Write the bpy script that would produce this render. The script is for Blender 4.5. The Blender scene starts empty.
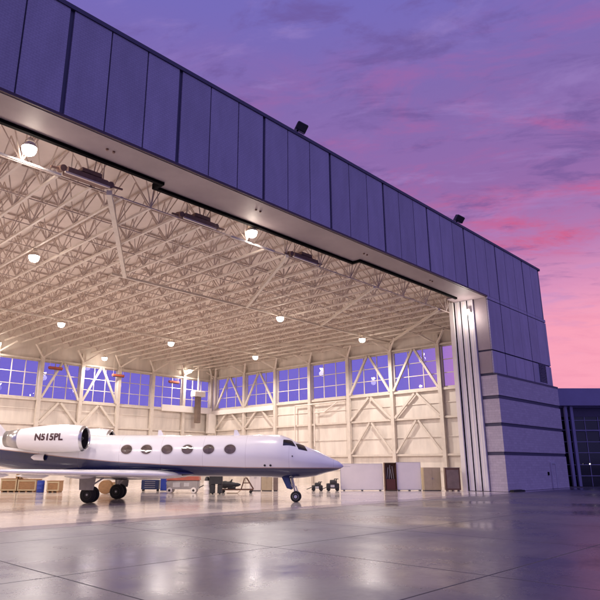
import bpy, math, random
from mathutils import Vector, Matrix
random.seed(7)
R = math.radians
sc = bpy.context.scene
col = sc.collection

# ------------------------------------------------------------------ helpers
class MB:
    def __init__(s): s.v = []; s.f = []
    def add(s, vs, fs):
        n = len(s.v); s.v += [tuple(p) for p in vs]; s.f += [tuple(i + n for i in f) for f in fs]; return s
    def box(s, x0, y0, z0, x1, y1, z1):
        return s.add([(x0,y0,z0),(x1,y0,z0),(x1,y1,z0),(x0,y1,z0),(x0,y0,z1),(x1,y0,z1),(x1,y1,z1),(x0,y1,z1)],
                     [(0,3,2,1),(4,5,6,7),(0,1,5,4),(1,2,6,5),(2,3,7,6),(3,0,4,7)])
    def bbox(s, x0, y0, z0, x1, y1, z1, b=0.03):
        # box with chamfered vertical and top edges
        b = min(b, abs(x1-x0)*.4, abs(y1-y0)*.4, abs(z1-z0)*.4)
        def ring(x0,y0,x1,y1,z,c): return [(x0+c,y0,z),(x1-c,y0,z),(x1,y0+c,z),(x1,y1-c,z),(x1-c,y1,z),(x0+c,y1,z),(x0,y1-c,z),(x0,y0+c,z)]
        return s.rings([ring(x0,y0,x1,y1,z0,b), ring(x0,y0,x1,y1,z1-b,b), ring(x0+b,y0+b,x1-b,y1-b,z1,b*.5)])
    def rings(s, rs, caps=True, closed=True):
        n = len(rs[0]); vs = [p for r in rs for p in r]; fs = []
        for k in range(len(rs)-1):
            for i in range(n if closed else n-1):
                j = (i+1) % n; fs.append((k*n+i, k*n+j, (k+1)*n+j, (k+1)*n+i))
        if caps: fs += [tuple(range(n-1,-1,-1)), tuple((len(rs)-1)*n+i for i in range(n))]
        return s.add(vs, fs)
    def bar(s, p, q, w, h=None, up=(0,0,1)):
        h = h or w; p = Vector(p); q = Vector(q); d = (q-p).normalized(); u = Vector(up)
        if abs(d.dot(u)) > .98: u = Vector((1,0,0))
        a = d.cross(u).normalized()*w/2; b = a.cross(d).normalized()*h/2
        return s.rings([[o+a+b, o-a+b, o-a-b, o+a-b] for o in (p, q)])
    def tube(s, p, q, r0, r1=None, n=12, caps=True):
        r1 = r0 if r1 is None else r1; p = Vector(p); q = Vector(q); d = (q-p).normalized()
        u = Vector((0,0,1)) if abs(d.z) < .9 else Vector((1,0,0)); a = d.cross(u).normalized(); b = a.cross(d)
        return s.rings([[o+(a*math.cos(t)+b*math.sin(t))*r for t in [2*math.pi*i/n for i in range(n)]] for o, r in ((p,r0),(q,r1))], caps)
    def lathe(s, o, d, prof, n=24, caps=True):
        o = Vector(o); d = Vector(d).normalized(); u = Vector((0,0,1)) if abs(d.z) < .9 else Vector((1,0,0)); a = d.cross(u).normalized(); b = a.cross(d)
        return s.rings([[o+d*t+(a*math.cos(2*math.pi*i/n)+b*math.sin(2*math.pi*i/n))*max(r,1e-4) for i in range(n)] for t, r in prof], caps)
    def build(s, name, m, parent=None, smooth=False, off=None, auto=None):
        me = bpy.data.meshes.new(name)
        if off is not None: vs = [(x-off[0], y-off[1], z-off[2]) for x, y, z in s.v]
        else: vs = s.v
        me.from_pydata(vs, [], s.f); me.validate(); me.update()
        if smooth:
            for p in me.polygons: p.use_smooth = True
            if auto:
                try: me.set_sharp_from_angle(angle=R(auto))
                except Exception: pass
        me.materials.append(m)
        o = bpy.data.objects.new(name, me); col.objects.link(o)
        if parent: o.parent = parent
        return o

def thing(name, label, cat, loc=(0,0,0), rotz=0, group=None):
    o = bpy.data.objects.new(name, None); col.objects.link(o); o.empty_display_size = .2
    o.location = loc; o.rotation_euler = (0,0,rotz); o['label'] = label; o['category'] = cat
    if group: o['group'] = group
    return o
def dup(root, loc, rotz, label, group=None):
    r = root.copy(); col.objects.link(r); r.location = loc; r.rotation_euler = (0,0,rotz); r['label'] = label
    if group: r['group'] = group
    for ch in list(root.children):
        c = ch.copy(); col.objects.link(c); c.parent = r
        for g in list(ch.children):
            d = g.copy(); col.objects.link(d); d.parent = c
    return r

def lin(r, g, b):
    f = lambda c: (c/255/12.92) if c/255 <= .04045 else ((c/255+.055)/1.055)**2.4
    return (f(r), f(g), f(b), 1)

def mat(name, c, rough=.5, metal=0, var=.12, scale=1.5, bump=0, bscale=40, emis=None, estr=0, coat=0, rvar=0, spec=.5, stretch=None, objvar=0):
    m = bpy.data.materials.new(name); m.use_nodes = True; nt = m.node_tree; N = nt.nodes; L = nt.links
    p = N['Principled BSDF']; p.inputs['Roughness'].default_value = rough; p.inputs['Metallic'].default_value = metal
    p.inputs['Specular IOR Level'].default_value = spec
    if coat: p.inputs['Coat Weight'].default_value = coat; p.inputs['Coat Roughness'].default_value = .08
    c = (c[0], c[1], c[2], 1); p.inputs['Base Color'].default_value = c
    tc = N.new('ShaderNodeTexCoord'); src = tc.outputs['Object']
    if stretch:
        mp = N.new('ShaderNodeMapping'); mp.inputs['Scale'].default_value = stretch; L.new(src, mp.inputs['Vector']); src = mp.outputs['Vector']
    if var or rvar:
        n = N.new('ShaderNodeTexNoise'); n.inputs['Scale'].default_value = scale; n.inputs['Detail'].default_value = 6; n.inputs['Roughness'].default_value = .6
        L.new(src, n.inputs['Vector'])
        mr = N.new('ShaderNodeMapRange'); mr.inputs['From Min'].default_value = .3; mr.inputs['From Max'].default_value = .7
        mr.inputs['To Min'].default_value = 1-var; mr.inputs['To Max'].default_value = 1+var*.7; L.new(n.outputs['Fac'], mr.inputs['Value'])
        hs = N.new('ShaderNodeHueSaturation'); hs.inputs['Color'].default_value = c; L.new(mr.outputs['Result'], hs.inputs['Value']); L.new(hs.outputs['Color'], p.inputs['Base Color'])
        if rvar:
            m2 = N.new('ShaderNodeMapRange'); m2.inputs['From Min'].default_value = .35; m2.inputs['From Max'].default_value = .68
            m2.inputs['To Min'].default_value = max(.02, rough-rvar); m2.inputs['To Max'].default_value = rough+rvar; L.new(n.outputs['Fac'], m2.inputs['Value']); L.new(m2.outputs['Result'], p.inputs['Roughness'])
    if bump:
        b = N.new('ShaderNodeBump'); b.inputs['Strength'].default_value = bump; b.inputs['Distance'].default_value = .02
        n2 = N.new('ShaderNodeTexNoise'); n2.inputs['Scale'].default_value = bscale; n2.inputs['Detail'].default_value = 3
        L.new(src, n2.inputs['Vector']); L.new(n2.outputs['Fac'], b.inputs['Height']); L.new(b.outputs['Normal'], p.inputs['Normal'])
    if objvar:
        oi = N.new('ShaderNodeObjectInfo'); q = N.new('ShaderNodeMapRange'); q.inputs['To Min'].default_value = 1-objvar; q.inputs['To Max'].default_value = 1+objvar; L.new(oi.outputs['Random'], q.inputs['Value'])
        h2 = N.new('ShaderNodeHueSaturation'); L.new(p.inputs['Base Color'].links[0].from_socket, h2.inputs['Color']); L.new(q.outputs['Result'], h2.inputs['Value']); L.new(h2.outputs['Color'], p.inputs['Base Color'])
    if emis: p.inputs['Emission Color'].default_value = (*emis[:3], 1); p.inputs['Emission Strength'].default_value = estr
    return m

M = {}
M['fascia'] = mat('fascia_metal', (.42,.385,.51), .5, .0, .13, 1.1, .35, 34, spec=.35, stretch=(1,1,.3), objvar=.07)
def add_ribs(m, amt=.055):
    N = m.node_tree.nodes; L = m.node_tree.links; p = N['Principled BSDF']; tc = N.new('ShaderNodeTexCoord')
    br = N.new('ShaderNodeTexBrick'); br.offset = .5; sx = N.new('ShaderNodeSeparateXYZ'); cx = N.new('ShaderNodeCombineXYZ'); L.new(tc.outputs['Object'], sx.inputs[0]); L.new(sx.outputs['X'], cx.inputs['X']); L.new(sx.outputs['Z'], cx.inputs['Y']); L.new(cx.outputs[0], br.inputs['Vector'])
    br.inputs['Scale'].default_value = 1; br.inputs['Brick Width'].default_value = .24; br.inputs['Row Height'].default_value = .12; br.inputs['Mortar Size'].default_value = .022
    br.inputs['Color1'].default_value = (1,1,1,1); br.inputs['Color2'].default_value = (.95,.95,.95,1); br.inputs['Mortar'].default_value = (.84,.84,.86,1)
    mx = N.new('ShaderNodeMix'); mx.data_type = 'RGBA'; mx.blend_type = 'MULTIPLY'; mx.inputs[0].default_value = 1
    L.new(p.inputs['Base Color'].links[0].from_socket, mx.inputs[6]); L.new(br.outputs['Color'], mx.inputs[7]); L.new(mx.outputs[2], p.inputs['Base Color'])
add_ribs(M['fascia'])
M['fascia_dark'] = mat('fascia_gap', (.065,.058,.115), .6, 0, .1)
M['soffit'] = mat('soffit_panel', (.36,.295,.315), .55, 0, .12, .5)
M['black'] = mat('black_steel', (.004,.003,.004), .85, 0, .2, spec=.15)
M['stone_face'] = None
M['cream'] = mat('cream_wall', (.72,.655,.59), .6, 0, .17, .9, .15, 8, stretch=(1,1,.22))
M['deck'] = mat('roof_deck', (.80,.71,.65), .7, 0, .14, .3)
M['steel'] = mat('cream_steel', (.66,.59,.52), .45, 0, .1, 2)
M['chord'] = mat('chord_steel', (.76,.68,.61), .5, 0, .1, 2)
M['web'] = mat('web_steel', (.60,.50,.45), .55, 0, .15, 1.2)
M['white'] = mat('white_panel', (.90,.845,.79), .45, 0, .05, .8)
M['doorleaf'] = mat('door_leaf_metal', (.78,.74,.77), .42, .0, .08, .6)
M['brown'] = mat('brown_paint', (.13,.06,.035), .6, 0, .25, 3)
M['wood'] = mat('crate_wood', (.33,.18,.085), .7, 0, .28, 4, .3, 30, stretch=(1,1,6))
M['tan'] = mat('tan_metal', (.50,.40,.25), .5, 0, .1, 2)
M['umber'] = mat('umber_board', (.22,.16,.13), .65, 0, .2, 2)
M['navy'] = mat('navy_metal', (.025,.04,.13), .45, 0, .15, 3)
M['blue'] = mat('blue_plastic', (.02,.05,.35), .4, 0, .1, 3)
M['red'] = mat('red_paint', (.42,.10,.06), .45, 0, .15, 3)
M['grey'] = mat('grey_paint', (.36,.33,.32), .5, 0, .15, 3)
M['lgrey'] = mat('light_grey_paint', (.55,.53,.52), .45, 0, .1, 3)
M['dkgrey'] = mat('dark_machine_paint', (.03,.028,.03), .5, 0, .25, 4)
M['rubber'] = mat('tyre_rubber', (.015,.014,.015), .75, 0, .2, 8)
M['alu'] = mat('wheel_alloy', (.62,.61,.60), .3, .7, .08, 6)
M['steel_bare'] = mat('bare_steel', (.55,.53,.52), .28, .8, .12, 5)
M['heater'] = mat('heater_brown', (.24,.145,.12), .6, .05, .25, 3)
M['lens'] = mat('lit_lens', (1,.9,.8), .3, 0, 0, emis=(1,.86,.72), estr=45)
M['lensfar'] = mat('lit_lens_small', (1,.9,.8), .3, 0, 0, emis=(1,.9,.8), estr=12)
M['shade'] = mat('lamp_shade', (.75,.68,.60), .35, .3, .08, 5)
M['flood'] = mat('floodlight_black', (.015,.014,.02), .5, 0, .2, 8)
M['jetwhite'] = mat('jet_white', (.80,.78,.80), .25, 0, .03, .8, coat=.7)
M['jetglass'] = mat('jet_window', (.02,.018,.02), .06, 0, 0, coat=.5)
M['cabin'] = mat('cabin_window_tint', (.13,.095,.085), .08, 0, .5, 2.5, coat=.6)
M['jetdark'] = mat('inlet_dark', (.02,.015,.018), .45, 0, .2, 6)
M['regist'] = mat('registration_paint', (.06,.02,.03), .4, 0, 0)
M['annex'] = mat('annex_render', (.26,.25,.42), .6, 0, .1, .6)
M['darkglass'] = mat('dark_glazing', (.008,.008,.02), .08, 0, 0, spec=.5)

def stone_mat():
    m = bpy.data.materials.new('split_block'); m.use_nodes = True; N = m.node_tree.nodes; L = m.node_tree.links; p = N['Principled BSDF']
    tc = N.new('ShaderNodeTexCoord'); mp = N.new('ShaderNodeMapping'); mp.inputs['Rotation'].default_value = (R(90),0,0); L.new(tc.outputs['Object'], mp.inputs['Vector'])
    # facing -Y: use x and z
    sx = N.new('ShaderNodeSeparateXYZ'); L.new(tc.outputs['Object'], sx.inputs[0]); ad = N.new('ShaderNodeMath'); L.new(sx.outputs['X'], ad.inputs[0]); L.new(sx.outputs['Y'], ad.inputs[1])
    cx = N.new('ShaderNodeCombineXYZ'); L.new(ad.outputs[0], cx.inputs['X']); L.new(sx.outputs['Z'], cx.inputs['Y'])
    b = N.new('ShaderNodeTexBrick'); L.new(cx.outputs[0], b.inputs['Vector']); b.inputs['Scale'].default_value = 1; b.inputs['Brick Width'].default_value = .6; b.inputs['Row Height'].default_value = .2
    b.inputs['Mortar Size'].default_value = .008; b.inputs['Color1'].default_value = (.55,.49,.56,1); b.inputs['Color2'].default_value = (.48,.42,.495,1); b.inputs['Mortar'].default_value = (.38,.335,.41,1)
    n = N.new('ShaderNodeTexNoise'); n.inputs['Scale'].default_value = 5; n.inputs['Detail'].default_value = 8; L.new(tc.outputs['Object'], n.inputs['Vector'])
    mx = N.new('ShaderNodeMix'); mx.data_type = 'RGBA'; mx.blend_type = 'MULTIPLY'; mx.inputs['Factor'].default_value = .35
    rp = N.new('ShaderNodeMapRange'); rp.inputs['To Min'].default_value = .5; rp.inputs['To Max'].default_value = 1.4; L.new(n.outputs['Fac'], rp.inputs['Value'])
    L.new(b.outputs['Color'], mx.inputs[6]); L.new(rp.outputs['Result'], mx.inputs[7]); L.new(mx.outputs[2], p.inputs['Base Color']); p.inputs['Roughness'].default_value = .85
    n2 = N.new('ShaderNodeTexNoise'); n2.inputs['Scale'].default_value = 14; n2.inputs['Detail'].default_value = 6; L.new(tc.outputs['Object'], n2.inputs['Vector'])
    bp = N.new('ShaderNodeBump'); bp.inputs['Strength'].default_value = .5; bp.inputs['Distance'].default_value = .03; L.new(n2.outputs['Fac'], bp.inputs['Height']); L.new(bp.outputs['Normal'], p.inputs['Normal'])
    return m
M['stone'] = stone_mat()

def glass_mat(name, tint, gloss=.12):
    m = bpy.data.materials.new(name); m.use_nodes = True; N = m.node_tree.nodes; L = m.node_tree.links
    for n in list(N): N.remove(n)
    o = N.new('ShaderNodeOutputMaterial'); t = N.new('ShaderNodeBsdfTransparent'); g = N.new('ShaderNodeBsdfGlossy'); mx = N.new('ShaderNodeMixShader')
    t.inputs['Color'].default_value = (*tint, 1); g.inputs['Roughness'].default_value = .0; g.inputs['Color'].default_value = (.8,.8,.9,1); mx.inputs['Fac'].default_value = gloss
    L.new(t.outputs[0], mx.inputs[1]); L.new(g.outputs[0], mx.inputs[2]); L.new(mx.outputs[0], o.inputs['Surface'])
    return m
M['glass'] = glass_mat('window_glass', (.80,.76,1.0), .03)

def ground_mat(name, c, rough, rvar, scale, joints=None, bump=.05, var=.25, stain=1):
    m = mat(name, c, rough, 0, var, scale, 0, rvar=rvar); N = m.node_tree.nodes; L = m.node_tree.links; p = N['Principled BSDF']
    tc = N.new('ShaderNodeTexCoord'); n = N.new('ShaderNodeTexNoise'); n.inputs['Scale'].default_value = 1.3; n.inputs['Detail'].default_value = 5; L.new(tc.outputs['Object'], n.inputs['Vector'])
    b = N.new('ShaderNodeBump'); b.inputs['Strength'].default_value = bump; b.inputs['Distance'].default_value = .02; L.new(n.outputs['Fac'], b.inputs['Height']); L.new(b.outputs['Normal'], p.inputs['Normal'])
    if joints:
        br = N.new('ShaderNodeTexBrick'); br.offset = 0; br.inputs['Scale'].default_value = 1; br.inputs['Brick Width'].default_value = joints; br.inputs['Row Height'].default_value = joints; br.inputs['Mortar Size'].default_value = .025
        br.inputs['Color1'].default_value = (1,1,1,1); br.inputs['Color2'].default_value = (.93,.93,.93,1); br.inputs['Mortar'].default_value = (.5,.48,.48,1); L.new(tc.outputs['Object'], br.inputs['Vector'])
        src = p.inputs['Base Color'].links[0].from_socket
        mx = N.new('ShaderNodeMix'); mx.data_type = 'RGBA'; mx.blend_type = 'MULTIPLY'; mx.inputs['Factor'].default_value = 1
        rs = p.inputs['Roughness'].links[0].from_socket; ma = N.new('ShaderNodeMath'); ma.operation = 'MULTIPLY_ADD'; ma.inputs[1].default_value = .5; L.new(br.outputs['Fac'], ma.inputs[0]); L.new(rs, ma.inputs[2]); L.new(ma.outputs[0], p.inputs['Roughness'])
        vo = N.new('ShaderNodeTexNoise'); vo.inputs['Scale'].default_value = .9; vo.inputs['Detail'].default_value = 9; vo.inputs['Roughness'].default_value = .75; L.new(tc.outputs['Object'], vo.inputs['Vector'])
        vr = N.new('ShaderNodeMapRange'); vr.inputs['From Min'].default_value = .52; vr.inputs['From Max'].default_value = .7; vr.inputs['To Min'].default_value = 1; vr.inputs['To Max'].default_value = .55; L.new(vo.outputs['Fac'], vr.inputs['Value'])
        ms = N.new('ShaderNodeMix'); ms.data_type = 'RGBA'; ms.blend_type = 'MULTIPLY'; ms.inputs[0].default_value = stain; L.new(src, ms.inputs[6]); L.new(vr.outputs['Result'], ms.inputs[7]); src = ms.outputs[2]
        n9 = N.new('ShaderNodeTexNoise'); n9.inputs['Scale'].default_value = 7; n9.inputs['Detail'].default_value = 8; n9.inputs['Roughness'].default_value = .7; L.new(tc.outputs['Object'], n9.inputs['Vector'])
        mq = N.new('ShaderNodeMath'); mq.operation = 'MULTIPLY_ADD'; mq.inputs[1].default_value = .16; mq.use_clamp = True; L.new(n9.outputs['Fac'], mq.inputs[0]); 
        md = N.new('ShaderNodeMath'); md.operation = 'SUBTRACT'; md.inputs[1].default_value = .08; L.new(ma.outputs[0], md.inputs[0]); L.new(md.outputs[0], mq.inputs[2]); L.new(mq.outputs[0], p.inputs['Roughness'])
        L.new(src, mx.inputs[6]); L.new(br.outputs['Color'], mx.inputs[7]); L.new(mx.outputs[2], p.inputs['Base Color'])
    return m
M['floor'] = ground_mat('polished_floor', (.68,.60,.56), .12, .05, .25, 6, .015, .08, .2)
M['apron'] = ground_mat('wet_apron', (.092,.08,.118), .33, .17, .13, 6, .02, .35)
M['strip'] = ground_mat('threshold_concrete', (.24,.205,.25), .2, .08, .3, None, .05, .15)
M['earth'] = ground_mat('far_ground', (.06,.055,.06), .8, .1, .02, None, .05, .3)

# ------------------------------------------------------------------ ground
def sheet(name, x0, y0, x1, y1, z, m):
    b = MB(); b.add([(x0,y0,z),(x1,y0,z),(x1,y1,z),(x0,y1,z)], [(0,1,2,3)])
    o = b.build(name, m); o['kind'] = 'structure'; return o
sheet('ground', -3000, -3000, 3000, 3000, -.008, M['earth'])
sheet('apron', -90, -60, 160, 20.9, -.004, M['apron'])
sheet('threshold_strip', -12, 20.9, 62.6, 22.25, 0, M['strip'])
sheet('hangar_floor', -10, 22.25, 55.6, 68.2, .0, M['floor'])

# ------------------------------------------------------------------ hangar
H0 = (48.9, 22.3, 0)
hangar = thing('aircraft_hangar', 'large open aircraft hangar with purple metal fascia, stone end tower and lit cream interior', 'hangar', H0)
def hp(mb, name, m, parent=None, **k):
    return mb.build(name, m, parent or hangar, off=H0, **k)
YF, XE, XL, XS, YB = 22.3, 62.0, -10.0, 55.6, 68.2
ZT, ZS = 22.1, 16.4
# header core and fascia
b = MB(); b.box(XL, YF+.09, ZS+.15, XS+6.2, 24.3, ZT-.1); hp(b, 'header_core', M['fascia_dark'])
wide = [9.45+6*k for k in range(-3, 9)]
joints = [9.45+2*k for k in range(-9, 27)]
def iswide(x): return any(abs(x-w) < .01 for w in wide)
for i in range(len(joints)-1):
    x0, x1 = joints[i], joints[i+1]
    g0 = .11 if iswide(x0) else .035; g1 = .11 if iswide(x1) else .035
    if x0 < XL: continue
    x1e = min(x1-g1, XE)
    if x1e-x0 < .3: continue
    b = MB(); b.box(x0+g0, YF, ZS+.16, x1e, YF+.085, ZT-.22); hp(b, 'fascia_panel', M['fascia'])
b = MB(); b.box(XL, YF-.06, ZT-.22, XE+.05, 24.35, ZT); hp(b, 'coping', M['fascia_dark'])
b = MB(); b.box(XL, YF-.04, ZS+.02, 48.9, YF+.10, ZS+.155); hp(b, 'drip_edge', mat('drip_edge_dark', (.06,.025,.05), .5))
# soffit: narrower left of the jog, wider to its right
b = MB(); b.box(XL, YF+.11, ZS, 16.1, 24.25, ZS+.14); hp(b, 'soffit', M['soffit'])
b = MB(); b.box(16.103, YF+.11, ZS, 33.0, 24.9, ZS+.14); hp(b, 'soffit', M['soffit'])
b = MB(); b.box(33.003, YF+.11, ZS, 48.9, 24.25, ZS+.14); b.box(47.2, 24.253, ZS, 48.9, 25.3, ZS+.14); hp(b, 'soffit', M['soffit'])
b = MB(); b.box(XL, 24.253, ZS-.16, 16.1, 24.46, ZS+.16); b.box(15.9, 24.463, ZS-.16, 16.1, 25.11, ZS+.16); b.box(16.103, 24.903, ZS-.16, 33.2, 25.11, ZS+.16); b.box(33.003, 24.463, ZS-.16, 33.2, 24.9, ZS+.16); b.box(33.003, 24.253, ZS-.16, 47.19, 24.46, ZS+.16)
hp(b, 'track_edge', M['black'])
b = MB(); b.box(XL, 24.47, ZS+.17, 15.89, 24.55, ZT-.3); b.box(15.9, 25.12, ZS+.17, 33.2, 25.2, ZT-.3); b.box(33.1, 24.47, ZS+.17, 33.2, 25.11, ZT-.3); b.box(33.21, 24.47, ZS+.17, XS, 24.55, ZT-.3); b.box(15.9, 24.47, ZS+.17, 16.0, 25.11, ZT-.3); hp(b, 'header_back', M['deck'])
for x in (12.2, 12.55, 21.8, 22.15, 32.2, 32.55, 41, 41.35):
    b = MB(); b.tube((x, 23.3, ZS), (x, 23.3, ZS-.08), .07, .06, 10); hp(b, 'soffit_sensor', M['heater'])
# ---- tower
tw = MB(); tw.box(49.0, YF+.12, 0, 61.9, 26.0, ZS+.1); tw = hp(tw, 'end_tower', M['fascia_dark'])
tw_zs = [(0.02,2.88),(3.16,5.24),(5.52,7.5),(7.8,9.5)]
for z0, z1 in tw_zs:
    b = MB(); b.box(48.9, YF-.2, z0, 62.5, YF+.115, z1); b.box(48.9, YF+.118, z0, 48.99, 23.55, z1); b.box(61.91, YF+.118, z0, 62.5, 26.0, z1); hp(b, 'stone_course', M['stone'], tw)
b = MB()
for z0, z1 in ((2.88,3.16),(5.24,5.52),(7.5,7.8)): b.box(48.96, YF-.13, z0, 62.44, YF+.11, z1)
b.box(48.9, YF-.24, 9.5, 62.54, YF+.11, 9.66); hp(b, 'dark_band', M['fascia_dark'], tw)
xs = [48.9]+[51.45+2*k for k in range(0,6)]+[62.0]
for (z0, z1) in ((9.7,11.62),(11.74,16.18),(16.26,ZS+.14)):
    for i in range(len(xs)-1):
        g = .07 if i in (1,4) else .02; g2 = .07 if i in (0,3) else .02
        b = MB(); b.box(xs[i]+g, YF, z0, xs[i+1]-g2, YF+.115, z1); hp(b, 'cladding_panel', M['fascia'], tw)
b = MB(); b.box(48.9, YF+.118, 9.72, 48.99, 23.55, 11.6); b.box(48.9, YF+.118, 11.76, 48.99, 23.55, ZS-.01); hp(b, 'jamb_panel', M['soffit'], tw)
b = MB(); b.box(61.91, YF+.118, 9.7, 62.0, 26.0, ZT-.22); hp(b, 'side_cladding', M['fascia'], tw)
b = MB()
for k in range(12): b.bar((58.9, YF-.03, 9.95+k*.15), (60.4, YF-.03, 9.95+k*.15), .06, .09, (0,.5,1))
b.box(58.84, YF-.05, 9.84, 58.9, YF-.005, 11.68); b.box(60.4, YF-.05, 9.84, 60.46, YF-.005, 11.68)
hp(b, 'louvre_vent', M['fascia_dark'], tw)
dm = mat('pale_door', (.52,.49,.58), .4)
b = MB(); b.box(58.35, YF-.27, .03, 59.25, YF-.203, 2.2); d = hp(b, 'service_door', M['stone'], tw)
b = MB(); b.box(59.25, YF-.32, .03, 59.42, YF-.203, 2.35); b.box(58.2, YF-.32, .03, 58.35, YF-.203, 2.35); b.box(58.352, YF-.32, 2.2, 59.248, YF-.203, 2.35); hp(b, 'door_frame', dm, tw)
b = MB(); b.bbox(57.45, YF-.29, 1.2, 57.7, YF-.2, 1.5, .02); hp(b, 'card_reader', M['black'], tw)
# ---- stacked door leaves
for k, (y0, y1) in enumerate(((23.62,24.12),(24.2,24.72),(24.8,25.28))):
    b = MB(); b.box(48.7-.06*k, y0, .03, 60, y1, ZS-.02); lf = hp(b, 'door_leaf', M['doorleaf'])
    b = MB()
    b.box(48.68-.06*k, y0+.2, .06, 48.7-.06*k, y1-.2, ZS-.1)
    hp(b, 'leaf_edge_strip', M['white'], lf)
    b = MB(); b.box(48.66-.06*k, y1+.005, .03, 48.8, y1+.07, ZS-.05); hp(b, 'rubber_seal', M['black'], lf)
b = MB(); b.box(48.5, 25.4, 0, 55.6, 25.75, ZS); b.box(48.32, 25.36, 0, 48.49, 25.75, ZS-.05); hp(b, 'pocket_wall', M['white'])
# ---- interior walls
SILL, HEAD = 9.9, 14.05
WT = 18.0
b = MB(); b.box(XS, 25.76, 0, XS+.4, YB+.4, SILL-.1); b.box(XS, 25.76, HEAD+.1, XS+.4, YB+.4, WT); hp(b, 'side_wall', M['cream'])
b = MB(); b.box(XL, YB, 0, XS-.005, YB+.4, SILL-.3-.1); b.box(XL, YB, HEAD-.3+.1, XS-.005, YB+.4, WT); hp(b, 'back_wall', M['cream'])
b = MB(); b.box(XL-.4, 22.4, 0, XL, YB+.4, WT+4); hp(b, 'far_side_wall', M['cream'])
scol = [25.9, 31.08, 37, 43, 49, 55, 61, 67.2]
bcol = [XL+.3]+[55.25-5.1*k for k in range(12, 0, -1)]+[55.1]
scols = scol; rail_m = M['steel']
def window(wall, a0, a1, z0, z1, nv=3, nh=3, brace=False):
    # wall 's': plane x=XS, coordinate along y; wall 'b': plane y=YB, coordinate along x
    P = (lambda a, d, z: (XS-d, a, z)) if wall == 's' else (lambda a, d, z: (a, YB-d, z))
    def bx(mb, a0, a1, d0, d1, z0, z1):
        p = P(a0, d0, z0); q = P(a1, d1, z1)
        mb.box(min(p[0],q[0]), min(p[1],q[1]), min(p[2],q[2]), max(p[0],q[0]), max(p[1],q[1]), max(p[2],q[2]))
    f = MB(); t = .12
    bx(f, a0, a1, -.1, .06, z0-.1, z0+.02); bx(f, a0, a1, -.1, .06, z1-.02, z1+.1); bx(f, a0, a0+t, -.1, .06, z0+.02, z1-.02); bx(f, a1-t, a1, -.1, .06, z0+.02, z1-.02)
    fr = hp(f, 'window', M['steel'])
    mu = MB()
    for i in range(1, nv): a = a0+(a1-a0)*i/nv; bx(mu, a-.045, a+.045, -.05, .03, z0+.02, z1-.02)
    for i in range(1, nh):
        z = z0+(z1-z0)*i/nh
        for j in range(nv): bx(mu, a0+(a1-a0)*j/nv+(.05 if j else t), a0+(a1-a0)*(j+1)/nv-(.05 if j < nv-1 else t), -.045, .025, z-.04, z+.04)
    hp(mu, 'muntin', M['steel'] if brace else M['chord'], fr)
    g = MB(); g.add([P(a0+.1,-.06,z0), P(a1-.1,-.06,z0), P(a1-.1,-.06,z1), P(a0+.1,-.06,z1)], [(0,1,2,3)]); hp(g, 'pane', M['glass'], fr)
for i in range(len(scols)-1): window('s', scols[i]+.2, scols[i+1]-.2, SILL, HEAD, 3, 3, i in (1,2,5,6))
for i in range(len(bcol)-1): window('b', bcol[i]+.2, bcol[i+1]-.2, SILL-.3, HEAD-.3, 3, 3, i % 2 == 0)
# columns, rails, braces
for i, y in enumerate(scols):
    b = MB(); w = .21 if y > 26 else .18; b.box(XS-.5, y-w, 0, XS-.11, y+w, 15.3); c = hp(b, 'column', M['steel'])
    b = MB()
    for dy in (-1.5, 1.5): b.bar((XS-.4, y, 14.3), (XS-1.6, y+dy, 15.45), .16)
    hp(b, 'knee_brace', M['chord'], c)
for i, x in enumerate(bcol):
    b = MB(); b.box(x-.21, YB-.5, 0, x+.21, YB-.11, 15.3); c = hp(b, 'column', M['steel'])
    b = MB()
    for dx in (-1.5, 1.5): b.bar((x, YB-.4, 14.2), (x+dx, YB-1.6, 15.45), .16)
    hp(b, 'knee_brace', M['chord'], c)
for z, h in ((SILL-.25,.24),(6.8,.2),(3.1,.2),(HEAD+.22,.2)):
    b = MB(); b.box(XS-.32, 26, z-h/2, XS-.02, YB-.02, z+h/2); hp(b, 'wall_rail', M['steel'])
for z, h in ((SILL-.55,.24),(6.6,.2),(3.1,.2),(HEAD-.1,.2)):
    b = MB(); b.box(XL, YB-.32, z-h/2, XS-.34, YB-.02, z+h/2); hp(b, 'wall_rail', M['steel'])
for z in (1.6, 4.9, 8.3):
    b = MB(); b.box(XS-.1, 26, z-.05, XS-.003, YB-.02, z+.05); hp(b, 'girt', M['cream'])
    b = MB(); b.box(XL, YB-.1, z-.05, XS-.34, YB-.003, z+.05); hp(b, 'girt', M['cream'])
def vee(wall, a0, a1, zt, zb, w=.24):
    P = (lambda a, z: (XS-.36, a, z)) if wall == 's' else (lambda a, z: (a, YB-.36, z))
    m = (a0+a1)/2
    for e, s in ((a0+.24, -1), (a1-.24, 1)):
        b = MB(); b.bar(P(m+s*.14, zt), P(e, zb), w, w*.8, (1,0,0) if wall == 's' else (0,1,0)); hp(b, 'diagonal_brace', M['steel'])
for i in (1, 2, 5, 6):
    vee('s', scols[i], scols[i+1], HEAD+.05, SILL-.05)
    vee('s', scols[i], scols[i+1], SILL-.5, 6.95)
for i in (1, 2): vee('s', scols[i], scols[i+1], 6.6, 3.3, .2)
for i in range(len(bcol)-1):
    if i % 6 in (2, 3) or i in (2,3):
        vee('b', bcol[i], bcol[i+1], HEAD-.25, SILL-.35); vee('b', bcol[i], bcol[i+1], SILL-.8, 6.75)
b = MB(); b.box(46.6, YB-.62, 9.12, XS-.62, YB-.34, 9.95); hp(b, 'box_beam', M['white'])
b = MB(); b.box(XS-.62, 55.2, 8.95, XS-.34, YB-.34, 9.55); hp(b, 'box_beam', M['white'])
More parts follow.
